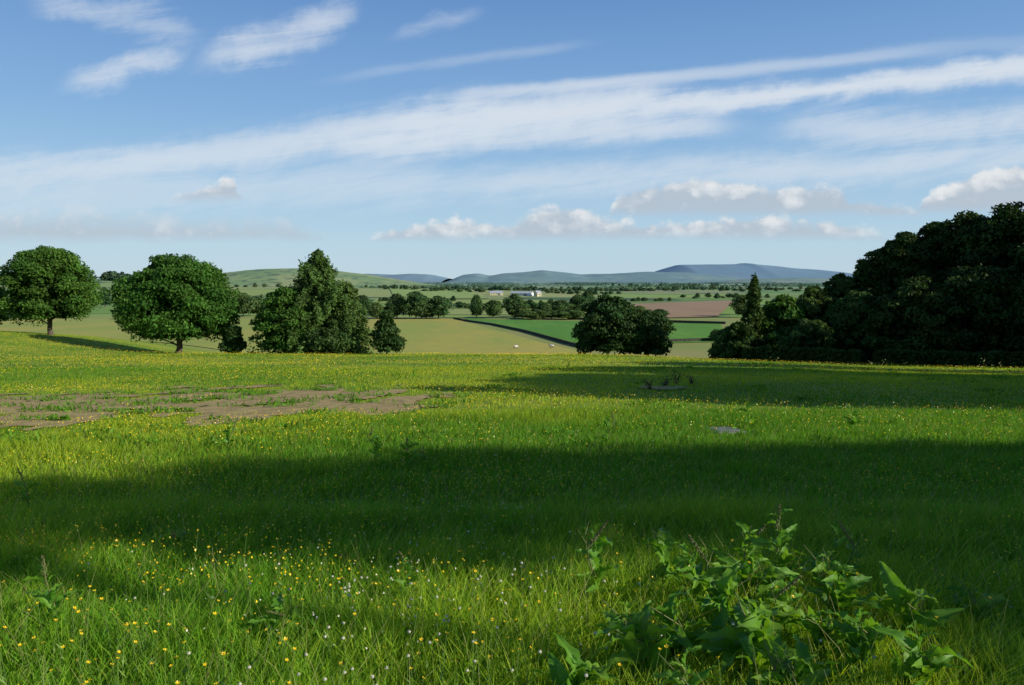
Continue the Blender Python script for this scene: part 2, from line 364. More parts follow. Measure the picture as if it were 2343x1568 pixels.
def ct(name,label,X,Yt,W,d,seed,mat,nl=9000,ls=.3,tr=.22,**k):
    x,y,z,h,w=dims(X,Yt,W,d); c,b=conifer(w,h,seed,nl,ls,**k)
    return put_tree(name,label,'tree',c.mesh('crown',[mat]),contrunk(h,tr,b).mesh('trunk',[M_bark],True),(x,y,z-.03))
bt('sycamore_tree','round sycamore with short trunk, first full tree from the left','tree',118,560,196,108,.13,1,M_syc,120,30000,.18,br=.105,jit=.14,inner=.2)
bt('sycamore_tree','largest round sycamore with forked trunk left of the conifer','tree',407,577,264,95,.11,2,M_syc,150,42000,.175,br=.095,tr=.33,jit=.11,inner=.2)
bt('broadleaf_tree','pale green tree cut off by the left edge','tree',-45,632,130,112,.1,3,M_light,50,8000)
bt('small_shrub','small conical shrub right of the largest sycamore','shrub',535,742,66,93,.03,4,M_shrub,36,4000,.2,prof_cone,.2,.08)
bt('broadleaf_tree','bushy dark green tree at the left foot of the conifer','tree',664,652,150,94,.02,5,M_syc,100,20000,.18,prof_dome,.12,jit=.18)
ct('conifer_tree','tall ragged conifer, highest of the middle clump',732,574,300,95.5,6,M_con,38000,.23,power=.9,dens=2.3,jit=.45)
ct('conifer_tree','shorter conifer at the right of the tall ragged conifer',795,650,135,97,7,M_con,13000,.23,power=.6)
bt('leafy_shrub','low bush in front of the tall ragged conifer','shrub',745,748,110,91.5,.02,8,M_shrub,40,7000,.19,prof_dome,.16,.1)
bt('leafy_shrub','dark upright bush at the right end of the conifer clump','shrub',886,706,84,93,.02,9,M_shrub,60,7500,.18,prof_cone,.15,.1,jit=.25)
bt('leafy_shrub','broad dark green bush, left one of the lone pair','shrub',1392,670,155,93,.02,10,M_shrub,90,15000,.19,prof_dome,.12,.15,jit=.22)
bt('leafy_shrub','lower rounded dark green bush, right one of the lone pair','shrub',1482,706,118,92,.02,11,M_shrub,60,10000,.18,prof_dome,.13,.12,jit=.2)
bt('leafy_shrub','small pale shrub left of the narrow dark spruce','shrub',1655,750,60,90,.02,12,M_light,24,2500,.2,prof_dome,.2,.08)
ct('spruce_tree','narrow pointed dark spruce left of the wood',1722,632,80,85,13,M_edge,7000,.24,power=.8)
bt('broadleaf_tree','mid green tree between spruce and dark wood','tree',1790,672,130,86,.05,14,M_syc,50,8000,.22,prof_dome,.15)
# right wood
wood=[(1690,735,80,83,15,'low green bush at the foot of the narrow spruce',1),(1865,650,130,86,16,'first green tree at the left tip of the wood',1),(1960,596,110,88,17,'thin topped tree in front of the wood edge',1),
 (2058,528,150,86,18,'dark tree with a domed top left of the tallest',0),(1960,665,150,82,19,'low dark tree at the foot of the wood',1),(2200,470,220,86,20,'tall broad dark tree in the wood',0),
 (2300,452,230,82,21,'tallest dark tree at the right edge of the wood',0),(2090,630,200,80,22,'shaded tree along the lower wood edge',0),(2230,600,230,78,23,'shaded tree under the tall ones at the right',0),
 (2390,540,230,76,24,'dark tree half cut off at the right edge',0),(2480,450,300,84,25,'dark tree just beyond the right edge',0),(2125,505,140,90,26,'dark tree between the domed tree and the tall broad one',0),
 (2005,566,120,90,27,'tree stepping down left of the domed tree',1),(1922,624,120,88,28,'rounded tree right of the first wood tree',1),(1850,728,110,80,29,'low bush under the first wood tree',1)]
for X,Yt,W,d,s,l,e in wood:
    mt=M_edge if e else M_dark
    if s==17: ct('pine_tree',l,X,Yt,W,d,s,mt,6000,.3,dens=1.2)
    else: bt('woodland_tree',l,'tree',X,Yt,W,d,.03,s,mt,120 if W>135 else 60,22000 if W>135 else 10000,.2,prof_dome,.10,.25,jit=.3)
# unseen trees out of frame, shaped and placed to shade meadow and wood
SUN_AZ,SUN_EL=R(112),R(24)
KX=math.sin(SUN_AZ)/math.tan(SUN_EL); KY=math.cos(SUN_AZ)/math.tan(SUN_EL)
rg=np.random.RandomState(61); gb=MB()
n=3600; d=norm(rg.normal(size=(n,3))); lump=.8+.35*fbm(d[:,0]*2.5+5,d[:,1]*2.5+d[:,2]*2+5,3)
leaves(gb,d*(rg.rand(n)**.45*lump)[:,None],rg.normal(size=(n,3)),.075*(.7+.6*rg.rand(n)),rg,.6,(.7+.5*rg.rand(n,1))*np.ones((1,3)))
ballm=gb.mesh('crown',[M_dark]); tk=MB(); tube(tk,[(0,0,-.04),(0,0,.3),(.01,0,.7),(0,.01,1.05)],[.022,.016,.011,.004],8)
for a in range(6): tube(tk,[(0,0,.8+.03*a),(.08*math.cos(a*2.4),.08*math.sin(a*2.4),.98+.02*a)],[.006,.001],5)
tkm=tk.mesh('trunk',[M_bark],True)
def caster(xs,ys,r,h,label):
    zs=h1(xs,ys); he=h
    for _ in range(3):
        x0=xs+KX*he; y0=ys+KY*he; he=h+h1(x0,y0)-zs
    z0=h1(x0,y0); t=thing('shadow_caster_tree',label,'tree',(x0,y0,z0-.05),xs*1.7)
    a=link('trunk',tkm,t); a.scale=(h*1.0,h*1.0,h); c=link('crown',ballm,t,(0,0,h)); c.scale=(r,r,r*1.05)
names=['first','second','third','fourth','fifth','sixth','seventh','eighth','ninth','tenth','eleventh','twelfth','thirteenth','fourteenth','fifteenth','sixteenth','seventeenth','eighteenth','nineteenth','twentieth']
near_c=[(-9,5.7,.9),(-6.4,6.3,1.1),(-3.3,7.2,1.4),(-.2,8.1,1.9),(3.0,8.5,2.2),(6.5,8.3,2.6),(10.5,8.0,3.2),(3.5,5.5,1.5),(6.8,4.8,1.8),(4.2,3.9,1.35),(3.9,2.9,1.05),(3.3,2.0,.95),(6.2,2.2,1.9),(4.4,1.2,1.2),(10,1.,3.),(13,8,3.2)]
for i,(a,b,r) in enumerate(near_c): caster(a,b,r,9.0,'unseen tree shaped and placed to shade the near meadow, outside the right edge, %s from the left'%names[i])
mid_c=[(-.6,25.8,1.3),(3.6,23.6,1.9),(7.6,21.5,2.5),(12.5,20.8,3.2),(18,20,4),(1.8,30.2,1.4),(6.5,30,3.0),(13,29,4.5),(8.5,38,3.2),(15.5,39,5),(22,49,6),(14,49,2.6),(4.8,26.5,2.2),(10.5,25,3.2),(5,34,1.7),(20,34,4.5)]
for i,(a,b,r) in enumerate(mid_c): caster(a,b,r,10.0,'unseen tree shaped and placed to shade the middle meadow, outside the right edge, %s of the row'%names[i])
for i,(a,b,r,h) in enumerate([(66,60,9,15),(78,58,11,16),(72,78,10,19),(90,70,12,20)]):  # unseen tall trees added to keep sun off the right wood
    t=thing('shadow_caster_tree','unseen tall tree added to shade the wood, outside the right edge, %s'%names[i],'tree',(a,b,h1(a,b)-.05),i); q=link('trunk',tkm,t); q.scale=(h,h,h); c=link('crown',ballm,t,(0,0,h-3)); c.scale=(r,r,r*.95)
# hedges and wall by the wood
def hedge(name,label,A,B,h,w,mat,ls=.16,dn=420,seed=1):
    rng=np.random.RandomState(seed); A=np.array(A);B=np.array(B); L=np.linalg.norm(B-A); n=int(L*dn); t=rng.rand(n)
    f=rng.rand(n); side=rng.choice([-1,1],n); top=f<.35
    D=(B-A)/L; S=np.array([-D[1],D[0]])
    hh=h*(.7+.6*fbm(t*L*.9+seed,t*0,4)); 
    off=np.where(top,(rng.rand(n)-.5)*w,side*w/2*(.6+.5*rng.rand(n))); z=np.where(top,hh*(.88+.2*rng.rand(n)),rng.rand(n)*hh)
    xy=A+D*(t*L)[:,None]+S*off[:,None]; P=np.stack([xy[:,0],xy[:,1],hgt(xy[:,0],xy[:,1])+z],1)
    N=rng.normal(size=(n,3))+np.array([0,0,.4])
    mb=MB(); leaves(mb,P,N,ls*(.7+.6*rng.rand(n)),rng,.6,(.5+.6*rng.rand(n,1))*np.ones((1,3)))
    return tag(link(name,mb.mesh(name,[mat])),label,'hedge')
hedge('low_hedge','low dark hedge below the spruce, left of the gap',xd(1700,76,810),xd(1968,72,815),1.3,1.4,M_edge,seed=4)
hedge('low_hedge','low dark hedge at the foot of the wood at right',xd(2000,73,805),xd(2420,68,805),1.3,1.4,M_edge,seed=5)
def wall(label,pts,h,w,seed):
    rng=np.random.RandomState(seed); mb=MB()
    for (A,B) in zip(pts[:-1],pts[1:]):
        A=np.array(A);B=np.array(B);L=np.linalg.norm(B-A);n=int(L/.8);D=(B-A)/L; a=math.atan2(D[1],D[0])
        for i in range(n):
            p=A+D*(i+.5)*L/n; z=h1(*p)
            for k in range(2):
                box(mb,(p[0]+rng.normal()*.05,p[1]+rng.normal()*.05,z+h*(k+.45)/2),(.8*(.9+.25*rng.rand()),w*(1.1-.25*k)*(.9+.2*rng.rand()),h/2*(1.05+.2*rng.rand())),0,a+rng.normal()*.06)
    return tag(link('drystone_wall',mb.mesh('drystone_wall',[M_stone])),label,'wall')
wall('long dark drystone wall between tan pasture and green field',[gp(1038,730),gp(1130,745),gp(1200,760),gp(1330,796)],.9,.5,1)
wall('low dark field wall along the near edge of green field',[gp(1345,795),gp(1520,784),gp(1650,780)],1.0,.6,2)
wall('field wall along the far edge of the green field',[gp(1300,731),gp(1480,737),gp(1660,742)],1.2,.7,3)
# ---------------------------------------------------------------- middle and far trees
protos=[]
for i,(pf,br) in enumerate([(prof_round,.17),(prof_dome,.16),(prof_cone,.2),(prof_dome,.2)]):
    c,C=broad(10,10,.8,50+i,34,3600,.36,pf,br,jit=.25); t=trunkmb(10,.8,.25,C,50+i,4)
    protos.append((c.mesh('crown',[M_mid]),t.mesh('trunk',[M_bark],True)))
rng=random.Random(4)
mid=[(556,668,54,470,'left of pair of field trees behind the largest sycamore'),(588,676,40,480,'right of pair of field trees behind the largest sycamore'),
 (862,690,44,440,'low round tree just right of the conifer clump'),(908,668,44,445,'slim tree left of the three field edge trees'),(952,664,56,440,'biggest round tree at the far end of tan pasture'),
 (1003,674,52,445,'round tree right of the biggest, at pasture end'),(1090,672,38,450,'dark tree at the far corner of the long wall'),(1128,684,34,450,'small tree right of the far wall corner'),
 (1178,670,44,455,'upright tree left of the wooded hollow'),(1212,684,40,470,'bushy tree at the left of wooded hollow'),(1245,690,46,460,'low tree in the wooded hollow, left part'),(1282,684,48,475,'rounded tree in the wooded hollow, centre'),
 (1322,672,44,480,'taller tree at right of the wooded hollow'),(1345,664,36,500,'tallest tree just left of the lone dark bush'),(1300,705,60,435,'low wide bush in front of the wooded hollow'),(1225,706,60,436,'low wide bush at the near left of hollow'),
 (1510,706,36,440,'small bush in front of the ploughed field, right'),(1462,698,40,445,'small bush left of the ploughed field'),(1640,752,40,240,'small bush at the green field corner'),(830,672,40,470,'tree peeping over the shorter conifer'),
 (1700,672,50,460,'light tree beyond the spruce'),(1840,668,60,300,'tree between spruce and wood, farther off'),(240,655,30,640,'lone tree on the left slope by the first sycamore'),
 (885,700,46,448,'low hedge bush between conifer clump and field edge trees'),(975,700,50,446,'low hedge bush among the three field edge trees'),(1195,700,46,450,'low bush filling the left of the wooded hollow'),(1262,708,50,445,'pale low bush in the middle of the wooded hollow')]
for i,(X,Yt,W,d,l) in enumerate(mid):
    x,y,z,h,w=dims(X,Yt,W,d,715); h=max(h,3); p=protos[i%4 if W<58 else 1]
    put_tree('field_tree',l+'','tree',p[0],p[1],(x,y,z-.1),rng.random()*6,(w/9,w/9,h/10))
farp=[]
for i,pf in enumerate([prof_round,prof_dome,prof_cone]):
    mb,C=broad(10,10,.3,70+i,16,700,.8,pf,.2,jit=.25); trunkmb(10,.3,.25,C,70+i,3,mb,1); farp.append(mb.mesh('far_tree',[M_mid,M_bark]))
def far(X,d,h,w,Y=660):
    x,y=xd(X,d,Y); o=link('far_tree',farp[rng.randrange(3)],None,(x,y,h1(x,y)-.2)); o.rotation_euler=(0,0,rng.random()*6); o.scale=(w/10,w/10,h/10)
    tag(o,'small tree in the distant hedgerows across the valley farmland','tree','distant hedgerow trees across the valley')
lines=[(820,1500,1750,1850,64,10),(560,700,560,600,4,7),(1040,1160,620,660,8,5),(1440,1540,860,880,6,5),(1500,1920,1600,2300,36,10),(240,320,1450,1500,12,15),(300,640,900,1000,10,5),
       (880,1130,1150,1250,18,6),(1250,1420,1150,1250,14,6),(1180,1420,700,760,14,4.5),(330,640,1250,1300,14,6),(1400,1900,3000,3300,30,12),(1560,1760,1000,1100,12,6),(860,1040,820,900,12,5),(420,660,700,720,12,4)]
for a,b,d0,d1,n,h in lines:
    for i in range(n):
        f=(i+rng.random()*.9)/n; far(a+(b-a)*f,d0+(d1-d0)*rng.random()*.6,h*(.5+.8*rng.random()),h*(.9+1.2*rng.random()))
# far woods, one mass
mb=MB(); rg=np.random.RandomState(8)
for k in range(60):
    X0=rg.uniform(640,1950); d=rg.uniform(2000,6500); L=rg.uniform(60,340); n=int(L*2.0)+50
    cx,cy=xd(X0,d,650); t=rg.rand(n)*L; x=cx+t; y=cy+rg.normal(size=n)*12+t*rg.uniform(-.3,.3)
    hh=7+7*fbm(t/25+k,t*0+k,3); P=np.stack([x,y,hgt(x,y)+rg.rand(n)*hh],1)
    leaves(mb,P,rg.normal(size=(n,3))+np.array([0,0,.8]),2.4*(.7+.6*rg.rand(n)),rg,.7,(.6+.6*rg.rand(n,1))*np.ones((1,3)))
tag(link('distant_woods',mb.mesh('distant_woods',[M_mid])),'dark distant belts of woodland across the valley floor','woodland',kind='stuff')
# ---------------------------------------------------------------- farm
def barn(name,label,X,d,w,dp,hw,hr,wm,rz=0):
    x,y=xd(X,d,668); z=h1(x,y)+.1; t=thing(name,label,'building',(x,y,z-.3),rz)
    b=MB(); box(b,(0,0,hw/2),(w,dp,hw)); 
    for s in (-1,1):
        V=[(s*w/2,-dp/2,hw),(s*w/2,dp/2,hw),(s*w/2,0,hw+hr),(s*w/2,0,hw+hr)]; b.add(V,[(0,1,2,3)])
    link('wall',b.mesh('wall',[wm]),t)
    r=MB(); o=.5
    for s in (-1,1):
        V=[(-w/2-o,s*(dp/2+o),hw-.15),(w/2+o,s*(dp/2+o),hw-.15),(w/2+o,0,hw+hr+.15),(-w/2-o,0,hw+hr+.15)]
        V2=[(a,b_,c_+.25) for a,b_,c_ in V]; r.add(V+V2,[(0,1,2,3),(4,5,6,7),(0,1,5,4),(1,2,6,5),(3,0,4,7)])
    link('roof',r.mesh('roof',[M_roof]),t)
    dd=MB(); box(dd,(w*.2,-dp/2-.05,hw*.38),(min(5,w*.2),.12,hw*.76)); link('door',dd.mesh('door',[M_door]),t)
    for k in (-.35,-.18,0.02):
        q=MB(); box(q,(w*k,-dp/2-.05,hw*.6),(min(1.8,w*.07),.1,1.2)); link('window',q.mesh('window',[M_door]),t)
barn('farm_shed','low grey roofed farm shed left of the white one',1135,1090,18,12,3.5,2,M_cream,.1)
barn('farm_shed','wide white farm shed in the middle distance',1195,1080,30,12,3.8,2.0,M_white,-.35)
barn('farmhouse','cream gabled farmhouse at the right end of the sheds',1230,1065,7,8,5.0,2.6,M_cream,.6)
# ---------------------------------------------------------------- sheep
def sheep(X,Y,rz,label):
    x,y=gp(X,Y,140); t=thing('sheep',label,'sheep',(x,y,h1(x,y)+.1),rz); b=MB()
    tube(b,[(-.62,0,.62),(-.55,0,.64),(-.3,0,.66),(0,0,.65),(.3,0,.67),(.5,0,.74),(.62,0,.82),(.66,0,.84)],[.03,.2,.29,.31,.29,.22,.13,.1],12)
    tube(b,[(.55,0,.84),(.68,0,.86),(.8,0,.78),(.9,0,.7)],[.1,.12,.09,.03],8,1)
    for s in (-1,1):
        tube(b,[(.64,s*.08,.92),(.62,s*.2,.9)],[.04,.01],5,1)
        tube(b,[(.33,s*.15,.55),(.34,s*.15,.3),(.32,s*.15,.28),(.34,s*.15,-.1)],[.1,.05,.045,.035],6,1)
        tube(b,[(-.42,s*.16,.58),(-.35,s*.16,.42),(-.48,s*.16,.26),(-.46,s*.16,-.1)],[.13,.08,.045,.035],6,1)
    link('body',b.mesh('body',[M_wool,M_dead],True),t)
sheep(1180,800,.3,'white sheep in the tan pasture, nearer the conifers')
sheep(1262,798,2.8,'white sheep in the tan pasture, nearer the long wall')
# ---------------------------------------------------------------- grass
SX,SY=gp(1657,987,5)
def grass(n,y0,y1,H,Wd,seg,seed,stalk=0.,hv=.5):
    rg=np.random.RandomState(seed)
    y=np.sqrt(rg.rand(n)*(y1**2-y0**2)+y0**2); x=(rg.rand(n)*2-1)*(.70*y+1.4)
    keep=~((np.abs(x-SX)<.34)&(y-SY<.5)&(y-SY>-.8))
    e=earth(x,y); keep&=~((e>ET)&(rg.rand(n)<.86)); 
    yc=95+22*sst(-38,-80,x)-15*sst(5,45,x); keep&=(y<yc+14)
    x=x[keep];y=y[keep];n=len(x); e=e[keep]
    pn=fbm(x/2.2+3,y/2.2+1,3); pl=fbm(x/11+30,y/11+11,3); fine=fbm(x*1.7,y*1.7,2)
    h=H*(.45+hv*rg.rand(n)+.7*(fine-.3))*(.75+.6*pn); h=np.clip(h,.04,None)
    h=h*(1-.5*sst(-.35,.15,e))
    st=rg.rand(n)<stalk; h=np.where(st,h*1.35+.03,h)
    az=rg.rand(n)*6.283; S=np.stack([np.cos(az),np.sin(az),0*az],1)
    la=rg.rand(n)*6.283; L=np.stack([np.cos(la)+.35,np.sin(la),0*la],1)*(h*(.15+.55*rg.rand(n)))[:,None]
    B=np.stack([x,y,hgt(x,y)-.01],1); W=Wd*(.6+.8*rg.rand(n)); W=np.where(st,W*.45,W)
    ks=np.linspace(0,1,seg+1); V=np.zeros((n,seg+1,2,3)); 
    nb=1+.22*(1-sst(5,12,y))[:,None]
    g1=np.array([.12,.29,.018]);g2=np.array([.385,.48,.03]);g3=np.array([.46,.44,.16])
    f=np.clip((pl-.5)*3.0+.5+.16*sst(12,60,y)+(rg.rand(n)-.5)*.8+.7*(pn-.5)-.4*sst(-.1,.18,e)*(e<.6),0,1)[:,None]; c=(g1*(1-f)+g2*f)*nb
    c=np.where(st[:,None],g3*.8,c); dead=rg.rand(n)<.02; c=np.where(dead[:,None],g3*.7,c)
    c=c*(.8+.4*rg.rand(n,1))
    Cc=np.zeros((n,seg+1,2,3))
    for i,k in enumerate(ks):
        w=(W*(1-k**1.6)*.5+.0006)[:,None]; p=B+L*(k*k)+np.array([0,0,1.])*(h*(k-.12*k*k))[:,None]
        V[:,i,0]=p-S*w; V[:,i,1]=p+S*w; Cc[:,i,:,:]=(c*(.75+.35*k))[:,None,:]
    base=np.arange(n)[:,None]*(seg+1)*2; Fs=[]
    for i in range(seg): Fs.append(base+np.array([2*i,2*i+1,2*i+3,2*i+2])[None])
    mb=MB(); mb.add(V.reshape(-1,3),np.stack(Fs,1).reshape(-1,4),0,Cc.reshape(-1,3)); return mb
def gl(mb,label): tag(link('meadow_grass',mb.mesh('meadow_grass',[M_grass])),label,'grass',kind='stuff')
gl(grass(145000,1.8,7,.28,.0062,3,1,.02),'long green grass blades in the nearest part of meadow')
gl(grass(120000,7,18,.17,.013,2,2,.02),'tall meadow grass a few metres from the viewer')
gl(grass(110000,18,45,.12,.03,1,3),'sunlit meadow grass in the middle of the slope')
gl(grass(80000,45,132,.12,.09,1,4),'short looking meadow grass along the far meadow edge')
# grass tufts growing inside the bare patch and across the meadow
rg=np.random.RandomState(77); tb=MB()
for k in range(340):
    if k<150: cx=ec1[0]+rg.uniform(-9,13); cy=ec1[1]+rg.uniform(-7,10)
    else: cy=12+60*rg.rand()**1.5; cx=(rg.rand()*2-1)*.68*cy
    if k<150 and float(earth(cx,cy))<.2: continue
    n=rg.randint(20,60); r=.12+.35*rg.rand(); a=rg.rand(n)*6.3; q=r*np.sqrt(rg.rand(n)); x=cx+np.cos(a)*q*2; y=cy+np.sin(a)*q
    C=np.stack([x,y,hgt(x,y)+.03+.08*rg.rand(n)],1); T=rg.normal(size=(n,3))*.6+np.array([0,0,1.])
    leaves(tb,C,rg.normal(size=(n,3))+np.array([0,-.3,.3]),.08*(.7+.6*rg.rand(n)),rg,.22,np.array([.12,.27,.02])*(.7+.6*rg.rand(n,1)),0,T)
tag(link('grass_tufts',tb.mesh('grass_tufts',[M_grass])),'darker green grass tufts over the bare soil and meadow','grass',kind='stuff')
def specks(n,y0,y1,size,hh,seed,bias,name,mat,label,cat):
    rg=np.random.RandomState(seed); y=y0+(y1-y0)*rg.rand(n)**1.1; x=(rg.rand(n)*2-1)*(.70*y+1.2)
    k=(bias(x,y)>rg.rand(n))&(earth(x,y)<ET); x=x[k];y=y[k];n=len(x)
    P=np.stack([x,y,hgt(x,y)+hh*(.6+.5*rg.rand(n))],1); s=size*(.7+.6*rg.rand(n))*(1+y/34)
    mb=MB(); leaves(mb,P,rg.normal(size=(n,3))*.5+np.array([.2,-.4,.8]),s,rg,.9)
    leaves(mb,P+np.array([0,0,.003]),rg.normal(size=(n,3))+np.array([.5,-.8,.2]),s,rg,.9)
    tag(link(name,mb.mesh(name,[mat])),label,cat,kind='stuff')
specks(66000,8,95,.0064,.20,21,lambda x,y:np.clip((fbm(x/5+9,y/5,3)-.33)*3,0,.95),'distant_buttercups',M_pet,'countless yellow buttercups dotted over the farther meadow','flowers')
specks(9000,4.0,9.5,.0052,.31,23,lambda x,y:np.clip((fbm(x/2+9,y/2,3)-.30)*3,0,.95)*(1-.6*sst(-.5,1.5,x)),'scattered_buttercups',M_pet,'countless yellow buttercups behind the nearest flowers','flowers')
specks(1600,3.6,7,.005,.30,24,lambda x,y:np.clip((fbm(x+3,y,3)-.35)*3,0,.95)*np.exp(-((x/y+.1)/.25)**2),'scattered_clovers',M_clov,'countless small white clovers between the nearest flowers','flowers')
specks(5000,6.5,40,.0052,.19,22,lambda x,y:np.clip((fbm(x/4+40,y/4+7,3)-.45)*3.5,0,.9)*sst(-6,5,x),'distant_clovers',M_clov,'countless pale clover heads dotted over the farther meadow','flowers')
# individual flowers
def stem_mesh(h,bx,by,r=.0014):
    mb=MB(); tube(mb,[(0,0,0),(bx*.25,by*.25,h*.4),(bx*.7,by*.7,h*.8),(bx,by,h)],[r*1.3,r,r*.9,r*.7],5); 
    q=np.random.RandomState(int(h*1000)); 
    leaves(mb,np.array([[bx*.3,by*.3,h*.45],[bx*.5,by*.5,h*.6]]),q.normal(size=(2,3))+np.array([0,0,.5]),.03,q,.2)
    return mb.mesh('stem',[M_stem],True)
def petal_mesh(r):
    mb=MB()
    for k in range(5):
        a=k*2*math.pi/5; ca,sa=math.cos(a),math.sin(a); pts=[]
        for (rr,ww,z) in [(.1,.12,0),(.55,.5,.18),(.9,.58,.42),(1.05,.25,.55)]:
            for s in (-1,1):
                px,py=rr,s*ww*.62; pts.append(((px*ca-py*sa)*r,(px*sa+py*ca)*r,z*r))
        mb.add(pts,[(0,1,3,2),(2,3,5,4),(4,5,7,6)])
    tube(mb,[(0,0,0),(0,0,r*.35),(0,0,r*.4)],[r*.2,r*.28,.0005],6)
    return mb.mesh('flower',[M_pet])
def clover_mesh(r):
    rg=np.random.RandomState(3); mb=MB(); n=90; d=norm(rg.normal(size=(n,3))); d[:,2]=np.abs(d[:,2])*1.2-.25
    leaves(mb,d*r*.8,d+.4*rg.normal(size=(n,3)),r*.4,rg,.4,T=d); 
    tube(mb,[(0,0,-r*.7),(0,0,-r*.3),(0,0,r*.3),(0,0,r*.75)],[.001,r*.75,r*.8,.001],8); return mb.mesh('flower_head',[M_clov])
SM=[(stem_mesh(h,bx,by),h,bx,by) for h,bx,by in [(.31,.04,.02),(.36,-.03,.03),(.28,.03,-.04),(.39,.02,.04)]]
PM=[petal_mesh(.0084),petal_mesh(.010)]; CM=[clover_mesh(.008),clover_mesh(.0092)]
rr=random.Random(12); cnt=0
while cnt<300:
    y=2.9+rr.random()**.85*2.3; x=(rr.random()*2-1)*(.68*y+.2)
    dens=float(sst(.30,.6,fbm(x*1.1+5,y*1.1+9,3)))*(1 if x<.1 else .2)+.08
    if rr.random()>dens: continue
    s,h,bx,by=SM[rr.randrange(4)]; t=thing('buttercup','yellow buttercup flower on thin stem among the nearest grass','flower',(x,y,h1(x,y)),rr.random()*6,'yellow buttercups in the near meadow',(1,1,.8+.35*rr.random()))
    link('stem',s,t); f=link('flower',PM[rr.randrange(2)],t,(bx,by,h)); f.rotation_euler=(rr.uniform(-.5,.5),rr.uniform(-.5,.5),0); cnt+=1
cnt=0
while cnt<130:
    y=2.9+rr.random()*2.2; x=rr.gauss(-.1,.17)*y if rr.random()<.75 else (rr.random()*2-1)*.68*y
    s,h,bx,by=SM[rr.randrange(4)]; k=.68+.25*rr.random(); t=thing('white_clover','round white clover head on a short stem in near grass','flower',(x,y,h1(x,y)),rr.random()*6,'white clovers in the near meadow',(1,1,k))
    link('stem',s,t); f=link('flower_head',CM[rr.randrange(2)],t,(bx,by,h)); f.scale=(1,1,1/k); cnt+=1
# ---------------------------------------------------------------- docks
def dock_leaf(L,W,seed):
    rg=np.random.RandomState(seed); nu,nv=12,6; V=[];ph=rg.rand()*6
    for i in range(nu+1):
        t=i/nu; w=W*(math.sin(math.pi*min(1,(t*.93+.05))**.8))**.8*(1-.15*t)
        if t<.15: w=max(.004,W*.9*(t-.08)/.07) if t>.08 else .004
        for j in range(nv+1):
            s=j/nv*2-1; wav=.2*W*math.sin(t*24+ph+(s>0)*1.5)*abs(s)**1.5
            V.append((s*w/2,t*L,.16*L*math.sin(t*2.6)-.7*L*max(0,t-.35)**2+abs(s)*w*.32+wav))
    F=[(i*(nv+1)+j,i*(nv+1)+j+1,(i+1)*(nv+1)+j+1,(i+1)*(nv+1)+j) for i in range(nu) for j in range(nv)]
    mb=MB(); V=np.array(V); c=np.ones((len(V),3)); mid_=np.abs(V[:,0])<.003; c[mid_]=(1.3,1.2,1.3); mb.add(V,F,0,c)
    return mb.mesh('leaf',[M_dock],True)
DL=[dock_leaf(.20,.062,1),dock_leaf(.16,.053,2),dock_leaf(.22,.078,3),dock_leaf(.10,.034,4)]
def dock_stem(h,seed):
    rg=np.random.RandomState(seed); mb=MB(); P=[(0,0,0),(rg.normal()*.02,rg.normal()*.02,h*.4),(rg.normal()*.04,rg.normal()*.04,h*.75),(rg.normal()*.05,rg.normal()*.05,h)]
    tube(mb,P,[.006,.005,.004,.002],7); 
    for k in range(5):
        z=h*(.58+.08*k); a=rg.rand()*6.3; tube(mb,[(P[2][0],P[2][1],z),(P[2][0]+math.cos(a)*.04,P[2][1]+math.sin(a)*.04,z+.07)],[.0025,.001],5)
    return mb.mesh('stem',[M_dstem],True),P
def dock_seed(P,h,seed):
    rg=np.random.RandomState(seed); mb=MB(); n=200; z=h*(.8+.22*rg.rand(n)); a=rg.rand(n)*6.3; r=.016*(1.2-(z/h-.7)*3)*rg.rand(n)+.003
    C=np.stack([P[2][0]+(P[3][0]-P[2][0])*(z/h-.75)*4+np.cos(a)*r,P[2][1]+(P[3][1]-P[2][1])*(z/h-.75)*4+np.sin(a)*r,z],1)
    leaves(mb,C,rg.normal(size=(n,3)),.005,rg,.8); return mb.mesh('seed_head',[M_seed])
DS=[]
for k,h in enumerate([.52,.38,.68]):
    s,P=dock_stem(h,k+5); DS.append((s,P,h,dock_seed(P,h,k)))
def dock(X,d,label,k,sc=1,nl=14,seed=0,head=True,name='dock_plant',group=None,big=1.):
    r_=random.Random(seed*7+1); x,y=xd(X,d,1400 if d<6 else 1000); t=thing(name,label,'plant',(x,y,h1(x,y)),r_.random()*6,group,(sc,)*3)
    t.rotation_euler=(r_.uniform(-.15,.15),r_.uniform(-.15,.15),r_.random()*6)
    s,P,h,sd=DS[k]; link('stem',s,t)
    if head: link('seed_head',sd,t)
    for i in range(nl):
        f=i/nl; z=.03+f*h*.9; o=link('leaf',DL[(i*3+seed)%3 if f<.72 else 3],t,(0,0,z))
        el=R(62-16*f+r_.uniform(-26,16)) if f<.45 else R(42+r_.uniform(-38,26)); q=(1.2-.45*f)*big*r_.uniform(.8,1.2)
        o.rotation_euler=(el,r_.uniform(-.7,.7),i*2.4+r_.uniform(-.6,.6)); o.scale=(q,q,q)
